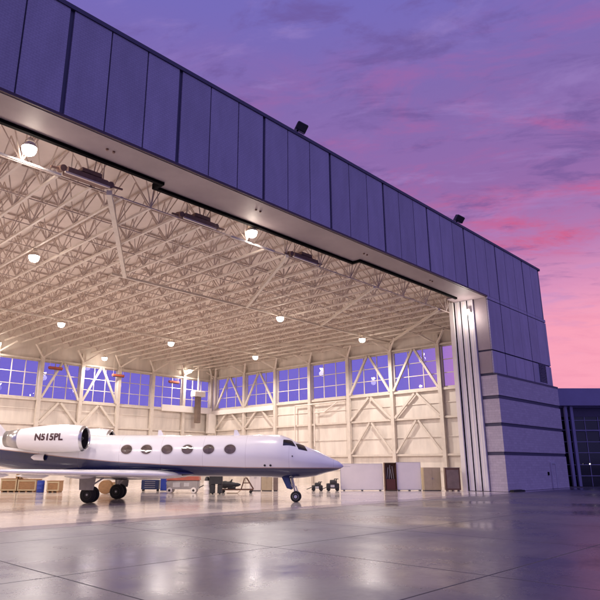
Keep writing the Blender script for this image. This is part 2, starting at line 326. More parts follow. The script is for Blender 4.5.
for pts_ in (((55.15,43.4,9.3),(55.15,51.4,9.2),(55.15,51.4,0.1)), ((55.15,48.2,8.8),(55.15,48.2,4.2)), ((55.15,44.6,9.25),(55.15,46.6,8.2),(55.15,48.2,8.2)), ((55.3,27.2,12.5),(55.3,27.2,.1))):
    b = MB()
    for p_, q_ in zip(pts_, pts_[1:]): b.tube(p_, q_, .09, .09, 8)
    hp(b, 'wall_pipe', M['chord'])
# ---- roof: deck + space frame
ZL, DP = 15.5, 2.1
b = MB(); b.box(XL, 25.21, ZL+DP+.12, XS+.4, YB+.4, ZL+DP+.4); hp(b, 'roof_deck', M['deck'])
SP = 1.75
nx = int((XS-.7-XL)/SP); nyy = int((YB-.6-25.6)/SP)
X_ = [XS-.8-SP*i for i in range(nx)]; Y_ = [25.75+SP*j for j in range(nyy)]
for i, x in enumerate(X_):
    b = MB(); b.bar((x, Y_[0], ZL), (x, Y_[-1]+1.4, ZL), .13, .13); t = hp(b, 'roof_truss', M['chord'])
    w = MB()
    for j, y in enumerate(Y_):
        if (j+i) % 2: continue
        for sx, sy in ((-1,-1),(-1,1),(1,-1),(1,1),(0,-2),(0,2)):
            if i == 0 and sx > 0: continue
            yy = max(y+sy*SP/2, 25.3)
            w.bar((x, y, ZL+.03), (x+sx*SP/2, yy, ZL+DP), .05, .05)
    w.bar((x-SP/2, 25.3, ZL+DP), (x-SP/2, YB-.3, ZL+DP), .1, .1)
    hp(w, 'truss_web', M['web'], t)
for j, y in enumerate(Y_):
    if j % 2: continue
    b = MB(); b.bar((X_[-1], y, ZL-.02), (X_[0]+.5, y, ZL-.02), .06, .06); c = hp(b, 'cross_chord', M['web'])
    b = MB(); b.bar((X_[-1], y+SP/2, ZL+DP+.03), (X_[0]+.5, y+SP/2, ZL+DP+.03), .09, .09); hp(b, 'purlin', M['web'], c)
# tie beams and sway braces just below the frame
for p, q, w in (((20.5,37,15.3),(55.2,37,15.3),.16), ((45.9,25.4,15.28),(55.2,36.8,15.28),.2), ((45.9,48.6,15.28),(55.2,37.2,15.28),.16), ((36.3,25.4,15.26),(43.4,36.9,15.26),.18),
                ((13.5,25.2,15.25),(21.5,36.8,15.25),.26), ((6,25.05,15.2),(10.9,25.05,15.2),.1), ((21.6,25.25,15.2),(25.2,25.25,15.2),.12), ((26.6,25.4,15.28),(33.5,36.8,15.28),.2),
                ((-9,52.8,15.3),(55.2,52.8,15.3),.14), ((1.5,25.2,15.25),(8.3,36.8,15.25),.24), ((48.9,68,14.9),(52.1,65,14.9),.14)):
    b = MB(); b.bar(p, q, w, w); hp(b, 'tie_beam', M['steel'])

# ------------------------------------------------------------------ fixtures
LAMPW = 3150
def lamp_light(x, y, z, e, r=.3, down=False):
    l = bpy.data.lights.new('high_bay_light', 'SPOT' if down else 'POINT'); l.energy = e; l.color = (1,.895,.82); l.shadow_soft_size = r
    if down: l.spot_size = R(170); l.spot_blend = .45
    o = bpy.data.objects.new('high_bay_light', l); o.location = (x,y,z); col.objects.link(o); return o
lamp0 = None
def high_bay(x, y, z, label, e=LAMPW):
    global lamp0
    if lamp0 is None:
        t = thing('high_bay_lamp', label, 'lamp', (x,y,z), 0, 'lit high bay lamps under the hangar roof'); lamp0 = t
        b = MB(); b.tube((0,0,.42), (0,0,.95), .025, n=8); b.build('stem', M['steel'], t)
        b = MB(); b.lathe((0,0,0), (0,0,1), [(.22,.16),(.3,.15),(.42,.13),(.45,.05)], 16); b.build('ballast_housing', M['shade'], t, smooth=True, auto=40)
        b = MB(); b.lathe((0,0,0), (0,0,1), [(-.06,.34),(.02,.33),(.12,.27),(.22,.17)], 24, caps=False); b.build('shade', M['shade'], t, smooth=True)
        b = MB(); b.lathe((0,0,0), (0,0,1), [(-.42,.04),(-.4,.16),(-.32,.26),(-.2,.31),(-.05,.32)], 24); b.build('lens', M['lens'], t, smooth=True)
    else: t = dup(lamp0, (x,y,z), 0, label)
    lamp_light(x, y, z-.8, e*(.5 if y > 60 else 1), .4, down=True)
LB = [(9.3,25.0,16.0,'brightest high bay lamp behind the door header at the upper left edge'),
      (23.4,25.35,16.1,'bright high bay lamp behind the lower edge of the door header near the middle'),
      (14.6,36.2,14.95,'lit high bay lamp at the left edge under the tie beam across the roof'),
      (37.2,36.4,14.95,'lit high bay lamp under the tie beam, left of the lamp nearest the side wall'),
      (49.8,36.7,14.9,'lit high bay lamp under the tie beam, nearest the right side wall'),
      (24.4,52.5,14.9,'lit high bay lamp above the back windows on the far left, higher than its neighbour'),
      (37.1,52.9,14.95,'lit high bay lamp in the middle of the roof, above the centre back window braces'),
      (49.4,52.6,14.95,'lit high bay lamp left of the corner-side windows, lowest on the right half'),
      (36.7,66.2,14.9,'small lit high bay lamp close above the left back wall windows'),
      (50.2,66.8,14.9,'small lit high bay lamp hanging in the back corner over the white flue head')]
for x, y, z, l in LB: high_bay(x, y, z, l)
for x, y in ((-1,25.2),(1.5,36.3),(11.5,52.6),(-1,52.6),(24,66.4),(11.5,66.4)): high_bay(x, y, 14.95, 'lit high bay lamp beyond the left edge of the photo')
# wall lamp at the top of the door stack
t = thing('door_lamp', 'bright spot lamp fixed high on the stacked white door leaves', 'lamp', (48.35,23.9,15.3))
b = MB(); b.bbox(-.02,-.14,-.12,.28,.14,.22,.03); b.build('housing', M['shade'], t)
b = MB(); b.lathe((.02,0,-.1), (-.4,0,-1), [(0,.13),(.08,.17),(.12,.16)], 16); b.build('lens', M['lens'], t, smooth=True)
lamp_light(47.7, 23.9, 14.8, 130, .15)
# parapet floodlights
def floodlight(x, z, label):
    t = thing('floodlight', label, 'floodlight', (x, 22.5, ZT), 0, 'black floodlights on the parapet')
    b = MB(); b.box(-.18,-.18,0,.18,.18,.05); b.bar((0,0,.03),(.14,-.08,.36),.1,.1); b.build('bracket', M['flood'], t)
    c = MB(); c.bbox(-.36,-.3,-.27,.36,.3,.27,.05); o = c.build('housing', M['flood'], t); o.location = (.3,-.2,.5); o.rotation_euler = (R(25),R(22),R(-30))
    g = MB(); g.box(-.3,-.315,-.2,.3,-.303,.2); q = g.build('glass', M['jetglass'], o)
    return t
fl = floodlight(24.4, ZT, 'black floodlight on the parapet near the middle of the photo, larger of the two')
dup(fl, (44.6,22.5,ZT), 0, 'black floodlight on the parapet towards the end tower, smaller of the two')
# unit heaters by the header
def heater(x, y, label, src=None):
    if src: return dup(src, (x,y,15.72), 0, label)
    t = thing('unit_heater', label, 'heater', (x,y,15.72), 0, 'dark unit heaters behind the door header')
    b = MB(); b.bbox(-1.2,-.28,-.2,1.0,.28,.1,.05); b.bbox(-.5,-.3,.1,.6,.3,.32,.04); b.build('casing', M['heater'], t)
    for xx in (-1.35, 1.15): b = MB(); b.tube((xx,-.2,-.05), (xx,.25,.05), .17, .17, 12); b.build('fan_drum', M['heater'], t)
    b = MB(); b.tube((-1.9,0,-.1),(-1.3,0,-.05),.06,.06,8); b.tube((1.1,0,-.02),(1.9,0,.02),.06,.06,8); b.build('gas_pipe', M['heater'], t)
    b = MB(); b.box(-1.3,-.3,-.29,1.05,-.2,-.21); b.build('front_rail', M['chord'], t)
    b = MB(); [b.tube((xx,0,.1),(xx,0,1.6),.03,.03,6) for xx in (-.9,.8)]; b.build('hanger', M['web'], t)
    return t
h0 = heater(12.4, 25.35, 'dark unit heater behind the door header, left of the jog in the soffit')
heater(19.6, 25.75, 'dark unit heater behind the door header, between the jog and the bright lamp', h0)
heater(28.6, 25.75, 'dark unit heater behind the door header, right of the bright lamp', h0)
# red bars at the back windows
def redbar(x, label, src=None):
    if src: return dup(src, (x,YB-.75,12.95), 0, label)
    t = thing('red_radiant_heater', label, 'heater', (x,YB-.75,12.95), 0, 'red bar heaters above the back windows')
    b = MB(); b.bbox(-.85,-.16,0,.85,.16,.26,.05); b.build('reflector', M['red'], t)
    b = MB(); b.tube((-.8,0,-.05),(.8,0,-.05),.06,.06,10); b.build('burner_tube', M['heater'], t)
    b = MB(); [b.bar((xx,0,.26),(xx,0,2.4),.03) for xx in (-.7,.7)]; b.build('hanger', M['chord'], t)
    return t
r0 = redbar(31.2, 'red bar heater above the back windows at the far left')
redbar(39.5, 'red bar heater above the braced back windows, middle of the three', r0)
redbar(48.1, 'red bar heater above the back windows next to the white flue head', r0)
# duct in the corner and brown flue
t = thing('air_duct', 'cream air duct dropping down the back corner below the windows', 'duct', (55.0,YB-.9,6.4))
b = MB(); b.bbox(-1.0,-.35,0,.3,.25,2.7,.05); b.build('drop', M['white'], t)
b = MB(); b.bbox(-.8,-.28,-.5,.1,.18,-.01,.05); b.build('outlet', M['steel'], t)
t = thing('exhaust_flue', 'brown vertical flue with a white box head in front of the corner windows', 'flue', (52.0,YB-1.2,7.7))
b = MB(); b.box(-.32,-.3,0,.32,.3,3.6); b.build('shaft', M['umber'], t)
b = MB(); b.bbox(-.95,-.5,3.62,.95,.5,4.35,.06); b.build('head_box', M['white'], t)
b = MB(); b.bar((0,0,4.36),(0,0,7.8),.2); b.build('riser', M['steel'], t)

# ------------------------------------------------------------------ business jet
AH = R(-52.1)
jet = thing('business_jet', 'white twin engine business jet with navy belly stripe parked nose right in the hangar', 'jet', (27.06,25.18,0), AH)
ST = [(2.82,2.07,1.98,.05),(2.62,2.27,1.87,.21),(2.29,2.43,1.77,.37),(1.67,2.73,1.62,.62),(1.30,2.92,1.50,.77),(.68,3.16,1.40,.97),(.0,3.46,1.34,1.13),(-.31,3.64,1.33,1.18),(-.87,3.84,1.36,1.24),(-1.5,3.88,1.40,1.26),
      (-3,3.87,1.43,1.26),(-6,3.86,1.44,1.26),(-10,3.90,1.44,1.26),(-14,3.92,1.46,1.25),(-16.5,3.92,1.66,1.18),(-19,3.9,2.05,1.0),(-21.5,3.82,2.5,.75),(-24,3.6,2.95,.42),(-25.3,3.42,3.15,.16)]
def fus(s):
    L = ST
    if s >= L[0][0]: return L[0][1:]
    for k in range(len(L)-1):
        if L[k+1][0] <= s <= L[k][0]:
            t = (L[k][0]-s)/(L[k][0]-L[k+1][0]); out = []
            for c in (1,2,3):
                p0 = L[max(k-1,0)]; p1 = L[k]; p2 = L[k+1]; p3 = L[min(k+2,len(L)-1)]; h = p1[0]-p2[0]
                m1 = (p2[c]-p0[c])/max(p0[0]-p2[0],1e-6)*h; m2 = (p3[c]-p1[c])/max(p1[0]-p3[0],1e-6)*h
                d = p2[c]-p1[c]; lim = lambda m: 0 if m*d <= 0 else (math.copysign(min(abs(m), 3*abs(d)), d))
                m1 = lim(m1); m2 = lim(m2)
                out.append((2*t**3-3*t*t+1)*p1[c]+(t**3-2*t*t+t)*m1+(-2*t**3+3*t*t)*p2[c]+(t**3-t*t)*m2)
            return tuple(out)
    return L[-1][1:]
def surf(s, phi, side=-1, o=0):   # phi: angle up from horizontal
    zt, zb, ry = fus(s); zc = (zt+zb)/2; rz = (zt-zb)/2
    return (s, side*(ry+o)*math.cos(phi), zc+(rz+o)*math.sin(phi))
def phi_at(s, z):
    zt, zb, ry = fus(s); return math.asin(max(-1, min(1, (z-(zt+zb)/2)/((zt-zb)/2))))
ss = [2.82,2.76,2.69,2.6]+[2.5-.12*k for k in range(36)]+[-1.9-.5*k for k in range(47)]+[-25.3]
b = MB(); b.rings([[surf(s, 2*math.pi*i/56-math.pi/2) if True else 0 for i in range(56)] for s in ss])
def jet_paint():
    m = bpy.data.materials.new('jet_livery'); m.use_nodes = True; N = m.node_tree.nodes; L = m.node_tree.links; p = N['Principled BSDF']
    p.inputs['Roughness'].default_value = .24; p.inputs['Coat Weight'].default_value = .7; p.inputs['Coat Roughness'].default_value = .06
    tc = N.new('ShaderNodeTexCoord'); sx = N.new('ShaderNodeSeparateXYZ'); L.new(tc.outputs['Object'], sx.inputs[0])
    mr = N.new('ShaderNodeMapRange'); mr.inputs['From Min'].default_value = 3; mr.inputs['From Max'].default_value = -26; L.new(sx.outputs['X'], mr.inputs['Value'])
    rp = N.new('ShaderNodeValToRGB'); L.new(mr.outputs['Result'], rp.inputs['Fac']); e = rp.color_ramp.elements
    pts = [(3,1.90),(-3,1.93),(-7,2.06),(-11,2.28),(-14,2.55),(-17,2.88),(-21,3.3),(-26,3.8)]
    while len(e) < len(pts): e.new(.5)
    for k, (s, z) in enumerate(pts): e[k].position = (3-s)/29; e[k].color = (z/4,z/4,z/4,1)
    mu = N.new('ShaderNodeMath'); mu.operation = 'MULTIPLY'; mu.inputs[1].default_value = 4; L.new(rp.outputs['Color'], mu.inputs[0])
    df = N.new('ShaderNodeMath'); df.operation = 'SUBTRACT'; L.new(sx.outputs['Z'], df.inputs[0]); L.new(mu.outputs[0], df.inputs[1])
    r2 = N.new('ShaderNodeValToRGB'); r2.color_ramp.interpolation = 'CONSTANT'; L.new(df.outputs[0], r2.inputs['Fac'])
    # df shifted into 0..1
    ad = N.new('ShaderNodeMath'); ad.operation = 'MULTIPLY_ADD'; ad.inputs[1].default_value = .5; ad.inputs[2].default_value = .5; L.new(df.outputs[0], ad.inputs[0]); L.new(ad.outputs[0], r2.inputs['Fac'])
    el = r2.color_ramp.elements; el[0].position = 0; el[0].color = (.012,.014,.07,1); el[1].position = .5; el[1].color = (.42,.27,.24,1)
    q = el.new(.522); q.color = (.80,.78,.81,1)
    n = N.new('ShaderNodeTexNoise'); n.inputs['Scale'].default_value = .6; L.new(tc.outputs['Object'], n.inputs['Vector'])
    m3 = N.new('ShaderNodeMapRange'); m3.inputs['To Min'].default_value = .93; m3.inputs['To Max'].default_value = 1.05; L.new(n.outputs['Fac'], m3.inputs['Value'])
    hs = N.new('ShaderNodeHueSaturation'); sm = N.new('ShaderNodeMath'); sm.operation = 'MULTIPLY_ADD'; sm.inputs[1].default_value = 1/2.56; sm.inputs[2].default_value = 50.12; L.new(sx.outputs['X'], sm.inputs[0])
    fr = N.new('ShaderNodeMath'); fr.operation = 'FRACT'; L.new(sm.outputs[0], fr.inputs[0]); ls = N.new('ShaderNodeMath'); ls.operation = 'LESS_THAN'; ls.inputs[1].default_value = .007; L.new(fr.outputs[0], ls.inputs[0])
    mk = N.new('ShaderNodeMix'); mk.data_type = 'RGBA'; mk.blend_type = 'MULTIPLY'; mk.inputs[7].default_value = (.72,.7,.72,1); L.new(ls.outputs[0], mk.inputs[0]); L.new(r2.outputs['Color'], mk.inputs[6]); L.new(mk.outputs[2], hs.inputs['Color']); L.new(m3.outputs['Result'], hs.inputs['Value']); L.new(hs.outputs['Color'], p.inputs['Base Color'])
    return m
M['livery'] = jet_paint()
body = b.build('fuselage', M['livery'], jet, smooth=True)
def patch(quad, side, o, n=8):   # quad of (s,phi): 4 corners
    mb = MB(); vs = []
    for i in range(n+1):
        for j in range(n+1):
            u, v = i/n, j/n; a, bq, c, d = quad
            s = (1-u)*(1-v)*a[0]+u*(1-v)*bq[0]+u*v*c[0]+(1-u)*v*d[0]; ph = (1-u)*(1-v)*a[1]+u*(1-v)*bq[1]+u*v*c[1]+(1-u)*v*d[1]
            vs.append(surf(s, ph, side, o))
    fs = [(i*(n+1)+j, (i+1)*(n+1)+j, (i+1)*(n+1)+j+1, i*(n+1)+j+1) for i in range(n) for j in range(n)]
    return mb.add(vs, fs)
def oval(s0, z0, a, c, side, o):
    mb = MB(); vs = [surf(s0, phi_at(s0, z0), side, o)]; n = 28
    for k in range(n):
        t = 2*math.pi*k/n; s = s0+a*math.cos(t); vs.append(surf(s, phi_at(s, z0+c*math.sin(t)), side, o))
    return mb.add(vs, [(0, 1+k, 1+(k+1) % n) for k in range(n)])
wrim = mat('window_rim', (.62,.60,.62), .3)
for side in (-1, 1):
    for s in (-3.78,-5.07,-6.36,-7.6,-8.87,-10.1):
        w = oval(s, 3.0, .40, .325, side, .006).build('cabin_window', wrim, jet, smooth=True)
        oval(s, 3.0, .345, .27, side, .012).build('window_pane', M['cabin'], w, smooth=True)
    f = lambda s, z: (s, phi_at(s, z))
    patch([f(-.66,3.2), f(.08,3.15), f(-.16,3.48), f(-.66,3.55)], side, .008).build('cockpit_window', M['jetglass'], jet, smooth=True)
    patch([(.24,R(40)), (.76,R(46)), (.48,R(84)), (.04,R(63))], side, .008).build('windshield', M['jetglass'], jet, smooth=True)
for s in (-1.72,-1.38):
    b = MB(); p = surf(s, phi_at(s, 2.08), -1, 0); b.tube(p, (p[0], p[1]-.05, p[2]), .07, .05, 10); b.build('static_probe', M['jetdark'], jet)
b = MB(); p = Vector(surf(-.1, phi_at(-.1, 2.6), -1, 0)); b.tube(p, p+Vector((0,-.03,0)), .04, .04, 8); b.build('static_probe', M['jetdark'], jet)
b = MB(); b.tube((2.78,0,2.02),(3.25,0,2.0),.015,.008,6); b.build('nose_probe', M['steel_bare'], jet)
for s in (-3.6,-8.4):
    b = MB(); z = fus(s)[0]-.03; b.rings([[(s+.2,-.02,z),(s-.2,-.02,z),(s-.2,.02,z),(s+.2,.02,z)],[(s+.0,-.012,z+.34),(s-.17,-.012,z+.34),(s-.17,.012,z+.34),(s+.0,.012,z+.34)]]); b.build('blade_antenna', M['jetwhite'], jet)
# belly fairing
b = MB(); rg = []
for k in range(19):
    s = -5.9-.5*k; t = math.sin(math.pi*(k+.35)/18.7)**.6; rg.append([(s, 1.36*t**.5*math.cos(a), 1.62+(.40*t)*math.sin(a)) for a in [2*math.pi*i/24 for i in range(24)]])
b.rings(rg); b.build('belly_fairing', M['livery'], jet, smooth=True)
# wings
AF = [(1,0),(.85,.22),(.65,.42),(.45,.55),(.3,.58),(.15,.5),(.05,.32),(.012,.15),(0,0),(.012,-.15),(.05,-.28),(.15,-.38),(.3,-.42),(.5,-.36),(.75,-.18)]
def section(le, y, z, c, th, vert=False):
    return [(le-c*a, y, z+c*th*t) if not vert else (le-c*a, y+c*th*t, z) for a, t in AF]
for side in (-1, 1):
    b = MB(); rg = []
    for k in range(11):
        t = k/10; y = side*(.9+(12.2-.9)*t); rg.append(section(-6.7-6.5*t, y, 1.52+.36*t, 6.4*(1-t)**1.15+1.9*(1-(1-t)**1.15), .085-.01*t))
    b.rings(rg if side > 0 else rg); w = b.build('wing', M['jetwhite'], jet, smooth=True)
    b = MB(); b.rings([section(-13.2, side*12.2, 1.88, 1.88, .08), section(-13.55, side*12.45, 2.08, 1.5, .08), section(-14.1, side*12.62, 2.53, 1.1, .07), section(-14.7, side*12.72, 3.2, .65, .06)]); b.build('winglet', M['jetwhite'], w, smooth=True)
    for yy, c in ((3.2,-12.2),(6.2,-13.4),(8.8,-14.1)): b = MB(); b.lathe((c+1.1, side*yy, 1.42+.03*yy-.05), (-1,0,0), [(0,.01),(.3,.1),(.8,.13),(1.4,.09),(1.8,.02)], 12); b.build('flap_fairing', M['jetwhite'], w, smooth=True)
# nacelles
NP = [(0,.64),(-.05,.70),(-.02,.60)]
outer = [(.0,.66),(-.04,.70),(-.15,.745),(-.5,.80),(-1.2,.83),(-2.2,.81),(-2.9,.75),(-3.5,.68),(-4.05,.60)]
inner = [(.0,.66),(.01,.645),(-.03,.62),(-.15,.6),(-.5,.58)]
NX, NZ, NY = -12.35, 3.62, 2.02
def nac_r(ds):
    for k in range(len(outer)-1):
        if outer[k+1][0] <= ds <= outer[k][0]:
            t = (outer[k][0]-ds)/(outer[k][0]-outer[k+1][0]); return outer[k][1]*(1-t)+outer[k+1][1]*t
    return .6
for side in (-1, 1):
    y = side*NY; o = (NX, y, NZ)
    b = MB(); b.lathe(o, (1,0,0), outer[2:], 72, caps=False); n = b.build('engine_nacelle', M['jetwhite'], jet, smooth=True)
    b = MB(); b.lathe(o, (1,0,0), list(reversed(outer[:3]))+inner[1:], 40, caps=False); b.build('inlet_lip', M['steel_bare'], n, smooth=True)
    b = MB(); b.lathe(o, (1,0,0), [(-.5,.58),(-.48,.2),(-.3,.17),(-.12,.02)], 32, caps=False); b.build('fan', M['jetdark'], n, smooth=True)
    b = MB(); b.lathe(o, (1,0,0), [(-.12,.597),(-.5,.575)], 32, caps=False); b.build('inlet_duct', M['jetdark'], n, smooth=True)
    b = MB(); b.lathe(o, (1,0,0), [(-4.05,.60),(-4.6,.52),(-5.0,.47),(-4.95,.42),(-4.5,.40)], 32); b.build('exhaust_nozzle', M['steel_bare'], n, smooth=True)
    b = MB(); b.rings([section(NX-1.1, side*.9, 3.5, 3.2, .09), section(NX-1.1, side*1.5, 3.6, 3.2, .09)]); b.build('pylon', M['jetwhite'], jet, smooth=True)
    # registration wrapped on the outer nacelle face
    cu = bpy.data.curves.new('registration', 'FONT'); cu.body = 'N515PL'; cu.size = .54; cu.align_x = 'CENTER'; cu.offset = .022; cu.resolution_u = 3
    to = bpy.data.objects.new('tmp', cu); col.objects.link(to); bpy.context.view_layer.update()
    me = bpy.data.meshes.new_from_object(to.evaluated_get(bpy.context.evaluated_depsgraph_get())); bpy.data.objects.remove(to)
    import bmesh
    bm = bmesh.new(); bm.from_mesh(me); bmesh.ops.triangulate(bm, faces=bm.faces)
    for _ in range(3): bmesh.ops.subdivide_edges(bm, edges=[e_ for e_ in bm.edges if e_.calc_length() > .06], cuts=1); bmesh.ops.triangulate(bm, faces=bm.faces)
    bm.to_mesh(me); bm.free()
    for v in me.vertices:
        s = NX-1.95+(v.co.x if side < 0 else -v.co.x); z = 3.70-.19+v.co.y
        r = nac_r(s-NX)+.016; dz = z-NZ; v.co = (s, y+side*math.sqrt(max(r*r-dz*dz, .01)), z)
    me.materials.clear(); me.materials.append(M['regist'])
    to = bpy.data.objects.new('registration_letters', me); col.objects.link(to); to.parent = n
    b = MB(); b.lathe((-15.3, side*1.28, 2.55), (1,0,0), [(-.75,.05),(-.55,.17),(0,.2),(.12,.2)], 20, caps=False); sc_ = b.build('air_scoop', M['jetwhite'], jet, smooth=True)
    b = MB(); b.lathe((-15.3, side*1.28, 2.55), (1,0,0), [(.11,.17),(.0,.0)], 20, caps=False); b.build('scoop_mouth', M['jetdark'], sc_)
# tail
b = MB(); b.rings([section(-18.2, 0, 3.75, 6.0, .09, True), section(-19.9, 0, 5.4, 4.6, .09, True), section(-21.9, 0, 7.9, 3.6, .09, True)]); b.build('tail_fin', M['jetwhite'], jet, smooth=True)
for side in (-1, 1):
    b = MB(); b.rings([section(-22.2, side*.0, 7.95, 3.2, .09), section(-24.6, side*5.2, 8.1, 1.6, .08)]); b.build('tailplane', M['jetwhite'], jet, smooth=True)
# landing gear
def wheel(name, x, y, r, w, parent, rim='alu'):
    b = MB(); b.lathe((x, y-w/2, r), (0,1,0), [(0,r*.62),(.0,r*.8),(w*.12,r*.94),(w*.3,r),(w*.7,r),(w*.88,r*.94),(w,r*.8),(w,r*.62)], 28); t = b.build(name, M['rubber'], parent, smooth=True, auto=35)
    b = MB(); b.lathe((x, y-w/2-.012, r), (0,1,0), [(0,r*.16),(.0,r*.3),(.03,r*.32),(.03,r*.5),(.0,r*.56),(.012,r*.6),(w+.024-.012,r*.6),(w+.024,r*.56),(w-.006,r*.5),(w-.006,r*.3),(w+.024,r*.16)], 24); b.build('rim', M[rim], t, smooth=True, auto=35)
    return t
b = MB(); b.tube((0.0,0,.34),(-.28,0,1.5),.05,.05,12); b.tube((-.12,0,.86),(-.28,0,1.5),.075,.085,12); b.tube((-.1,0,.75),(-.75,0,1.45),.035,.035,8); b.tube((0,-.25,.31),(0,.25,.31),.045,.045,10); b.bar((.12,0,.55),(-.02,0,.9),.05,.08); ng = b.build('nose_gear_strut', M['lgrey'], jet, smooth=True, auto=40)
wheel('nose_wheel', 0, -.17, .31, .2, jet); wheel('nose_wheel', 0, .17, .31, .2, jet)
for sd in (-1, 1):
    b = MB(); b.rings([[(-.5,sd*.34,.78),(-.2,sd*.34,.7),(-.2,sd*.37,.7),(-.5,sd*.37,.78)],[(-.85,sd*.3,1.48),(-.42,sd*.3,1.48),(-.42,sd*.33,1.48),(-.85,sd*.33,1.48)]]); b.build('nose_gear_door', M['navy'], jet)
MG = -11.75
for side in (-1, 1):
    y = side*2.2
    b = MB(); b.tube((MG,y,.5),(MG,y,1.75),.085,.11,14); b.tube((MG,y,.9),(MG+.9,y-side*.5,1.6),.045,.045,8); b.tube((MG,y-.42,.46),(MG,y+.42,.46),.06,.06,10); b.build('main_gear_strut', M['lgrey'], jet, smooth=True, auto=40)
    for dy in (-.27,.27): wheel('main_wheel', MG, y+dy, .455, .27, jet, 'dkgrey')
    b = MB(); yo = y+side*.52; b.rings([[(MG+.42,yo,.72),(MG-.42,yo,.72),(MG-.42,yo+side*.04,.72),(MG+.42,yo+side*.04,.72)],[(MG+.55,yo-side*.05,1.72),(MG-.5,yo-side*.05,1.72),(MG-.5,yo,1.72),(MG+.55,yo,1.72)]]); b.build('main_gear_door', M['grey'], jet)

# ------------------------------------------------------------------ things on the hangar floor
RZ = R(-45.6)
def pos(x, y): return (x, y, 0)
def crate(x, y, w, d, h, label, m='wood', z=0, rz=RZ, name='wooden_crate'):
    t = thing(name, label, 'crate', (x,y,z), rz)
    b = MB()
    for xx in (-w*.38, 0, w*.38): b.box(xx-.06,-d/2,0,xx+.06,d/2,.1)
    b.build('skid', M[m], t)
    b = MB(); b.box(-w/2,-d/2,.1,w/2,d/2,h-.04); b.build('body', M[m], t)
    b = MB(); e = .025
    for xx in (-w/2+.06, w/2-.06): b.box(xx-.05,-d/2-e,.12,xx+.05,-d/2-.002,h-.05)
    for zz in (.17, h-.12): b.box(-w/2+.112,-d/2-e,zz-.05,w/2-.112,-d/2-.002,zz+.05)
    b.bar((-w/2+.12,-d/2-.012,.24),(w/2-.12,-d/2-.012,h-.2),.02,.08,(0,1,0)) if False else None
    b.build('batten', M['tan'] if m == 'wood' else M['brown'], t)
    b = MB(); b.box(-w/2-.03,-d/2-.03,h-.038,w/2+.03,d/2+.03,h); b.build('lid', M[m], t)
    return t
crate(20.9,51.0,1.3,1.1,1.05,'brown wooden crate at the left end of the row of crates')
crate(21.9,49.9,1.5,1.1,1.0,'wide brown wooden crate left of the blue drum')
crate(23.0,47.7,1.0,.9,.9,'small brown wooden crate right of the blue drum')
crate(21.3,50.2,.7,.6,.5,'small wooden box lying on top of the crates at the far left', z=1.06)
t = thing('blue_drum', 'upright blue drum between the brown wooden crates', 'drum', (22.1,48.3,0))
b = MB(); b.lathe((0,0,0),(0,0,1),[(0,.27),(.02,.29),(.28,.29),(.3,.305),(.32,.29),(.58,.29),(.6,.305),(.62,.29),(.88,.29),(.9,.27)],20); b.build('shell', M['blue'], t, smooth=True, auto=40)
b = MB(); b.lathe((0,0,.901),(0,0,1),[(0,.25),(.03,.24)],16); b.build('lid', M['navy'], t)
t = thing('cable_reel', 'brown cable reel standing behind the far main landing gear', 'reel', (24.6,42.6,0), RZ)
for yy in (-.3,.26):
    b = MB(); b.lathe((0,yy,.5),(0,1,0),[(0,.5),(.05,.5)],24); b.build('flange', M['wood'], t)
b = MB(); b.lathe((0,-.25,.5),(0,1,0),[(0,.36),(.5,.36)],20); b.build('cable', M['dkgrey'], t, smooth=True, auto=40)
crate(25.8,43.2,.7,.6,.8,'ochre wooden crate behind the near main wheels of the jet')
def chest(x, y, w, d, h, label, m, name='tool_chest', nd=4):
    t = thing(name, label, 'tool chest', (x,y,0), RZ)
    b = MB(); b.bbox(-w/2,-d/2,.14,w/2,d/2,h,.03); b.build('cabinet', M[m], t)
    for k in range(nd):
        z0 = .2+(h-.28)*k/nd; b = MB(); b.box(-w/2+.05,-d/2-.02,z0,w/2-.05,-d/2-.002,z0+(h-.28)/nd-.03); dr = b.build('drawer', M[m], t)
        b = MB(); b.bar((-w*.3,-d/2-.04,z0+(h-.28)/nd*.6),(w*.3,-d/2-.04,z0+(h-.28)/nd*.6),.03); b.build('handle', M['alu'], dr)
    for xx in (-w/2+.12, w/2-.12):
        for yy in (-d/2+.12, d/2-.12): b = MB(); b.tube((xx,yy-.03,.07),(xx,yy+.03,.07),.07,.07,12); b.build('castor', M['rubber'], t)
    return t
chest(29.75,44.3,1.45,.7,.9,'dark navy rolling tool chest behind the wing, left of the blue locker','navy')
t = thing('blue_locker', 'narrow blue upright locker beside the navy tool chest', 'locker', (30.4,43.25,0), RZ)
b = MB(); b.bbox(-.3,-.3,.05,.3,.3,1.15,.02); b.build('body', M['navy'], t)
b = MB(); b.box(-.26,-.325,.1,.26,-.302,1.1); dd = b.build('door', M['blue'], t)
b = MB(); b.bar((.2,-.34,.55),(.2,-.34,.75),.025); b.build('handle', M['alu'], dd)
# ground power cart
t = thing('ground_power_cart', 'grey ground power cart with red hood under the fuselage', 'cart', (29.5,39.4,0), RZ)
b = MB(); b.bbox(-1.25,-.6,.3,1.2,.6,.95,.06); b.build('body', M['grey'], t)
b = MB(); b.rings([[(-1.3,-.64,.96),(1.25,-.64,.96),(1.25,.64,.96),(-1.3,.64,.96)],[(-1.2,-.6,1.18),(1.2,-.6,1.3),(1.2,.6,1.3),(-1.2,.6,1.18)],[(-1.0,-.45,1.26),(1.1,-.45,1.38),(1.1,.45,1.38),(-1.0,.45,1.26)]]); b.build('hood', M['red'], t)
for xx in (-1.0,.85):
    for yy in (-.58,.58):
        b = MB(); b.lathe((xx,yy-.1,.22),(0,1,0),[(0,.16),(.0,.2),(.04,.22),(.16,.22),(.2,.2),(.2,.16)],16); w = b.build('wheel', M['white'], t, smooth=True, auto=40)
        b = MB(); b.tube((xx,yy-.12,.22),(xx,yy+.12,.22),.09,.09,12); b.build('hub', M['dkgrey'], w)
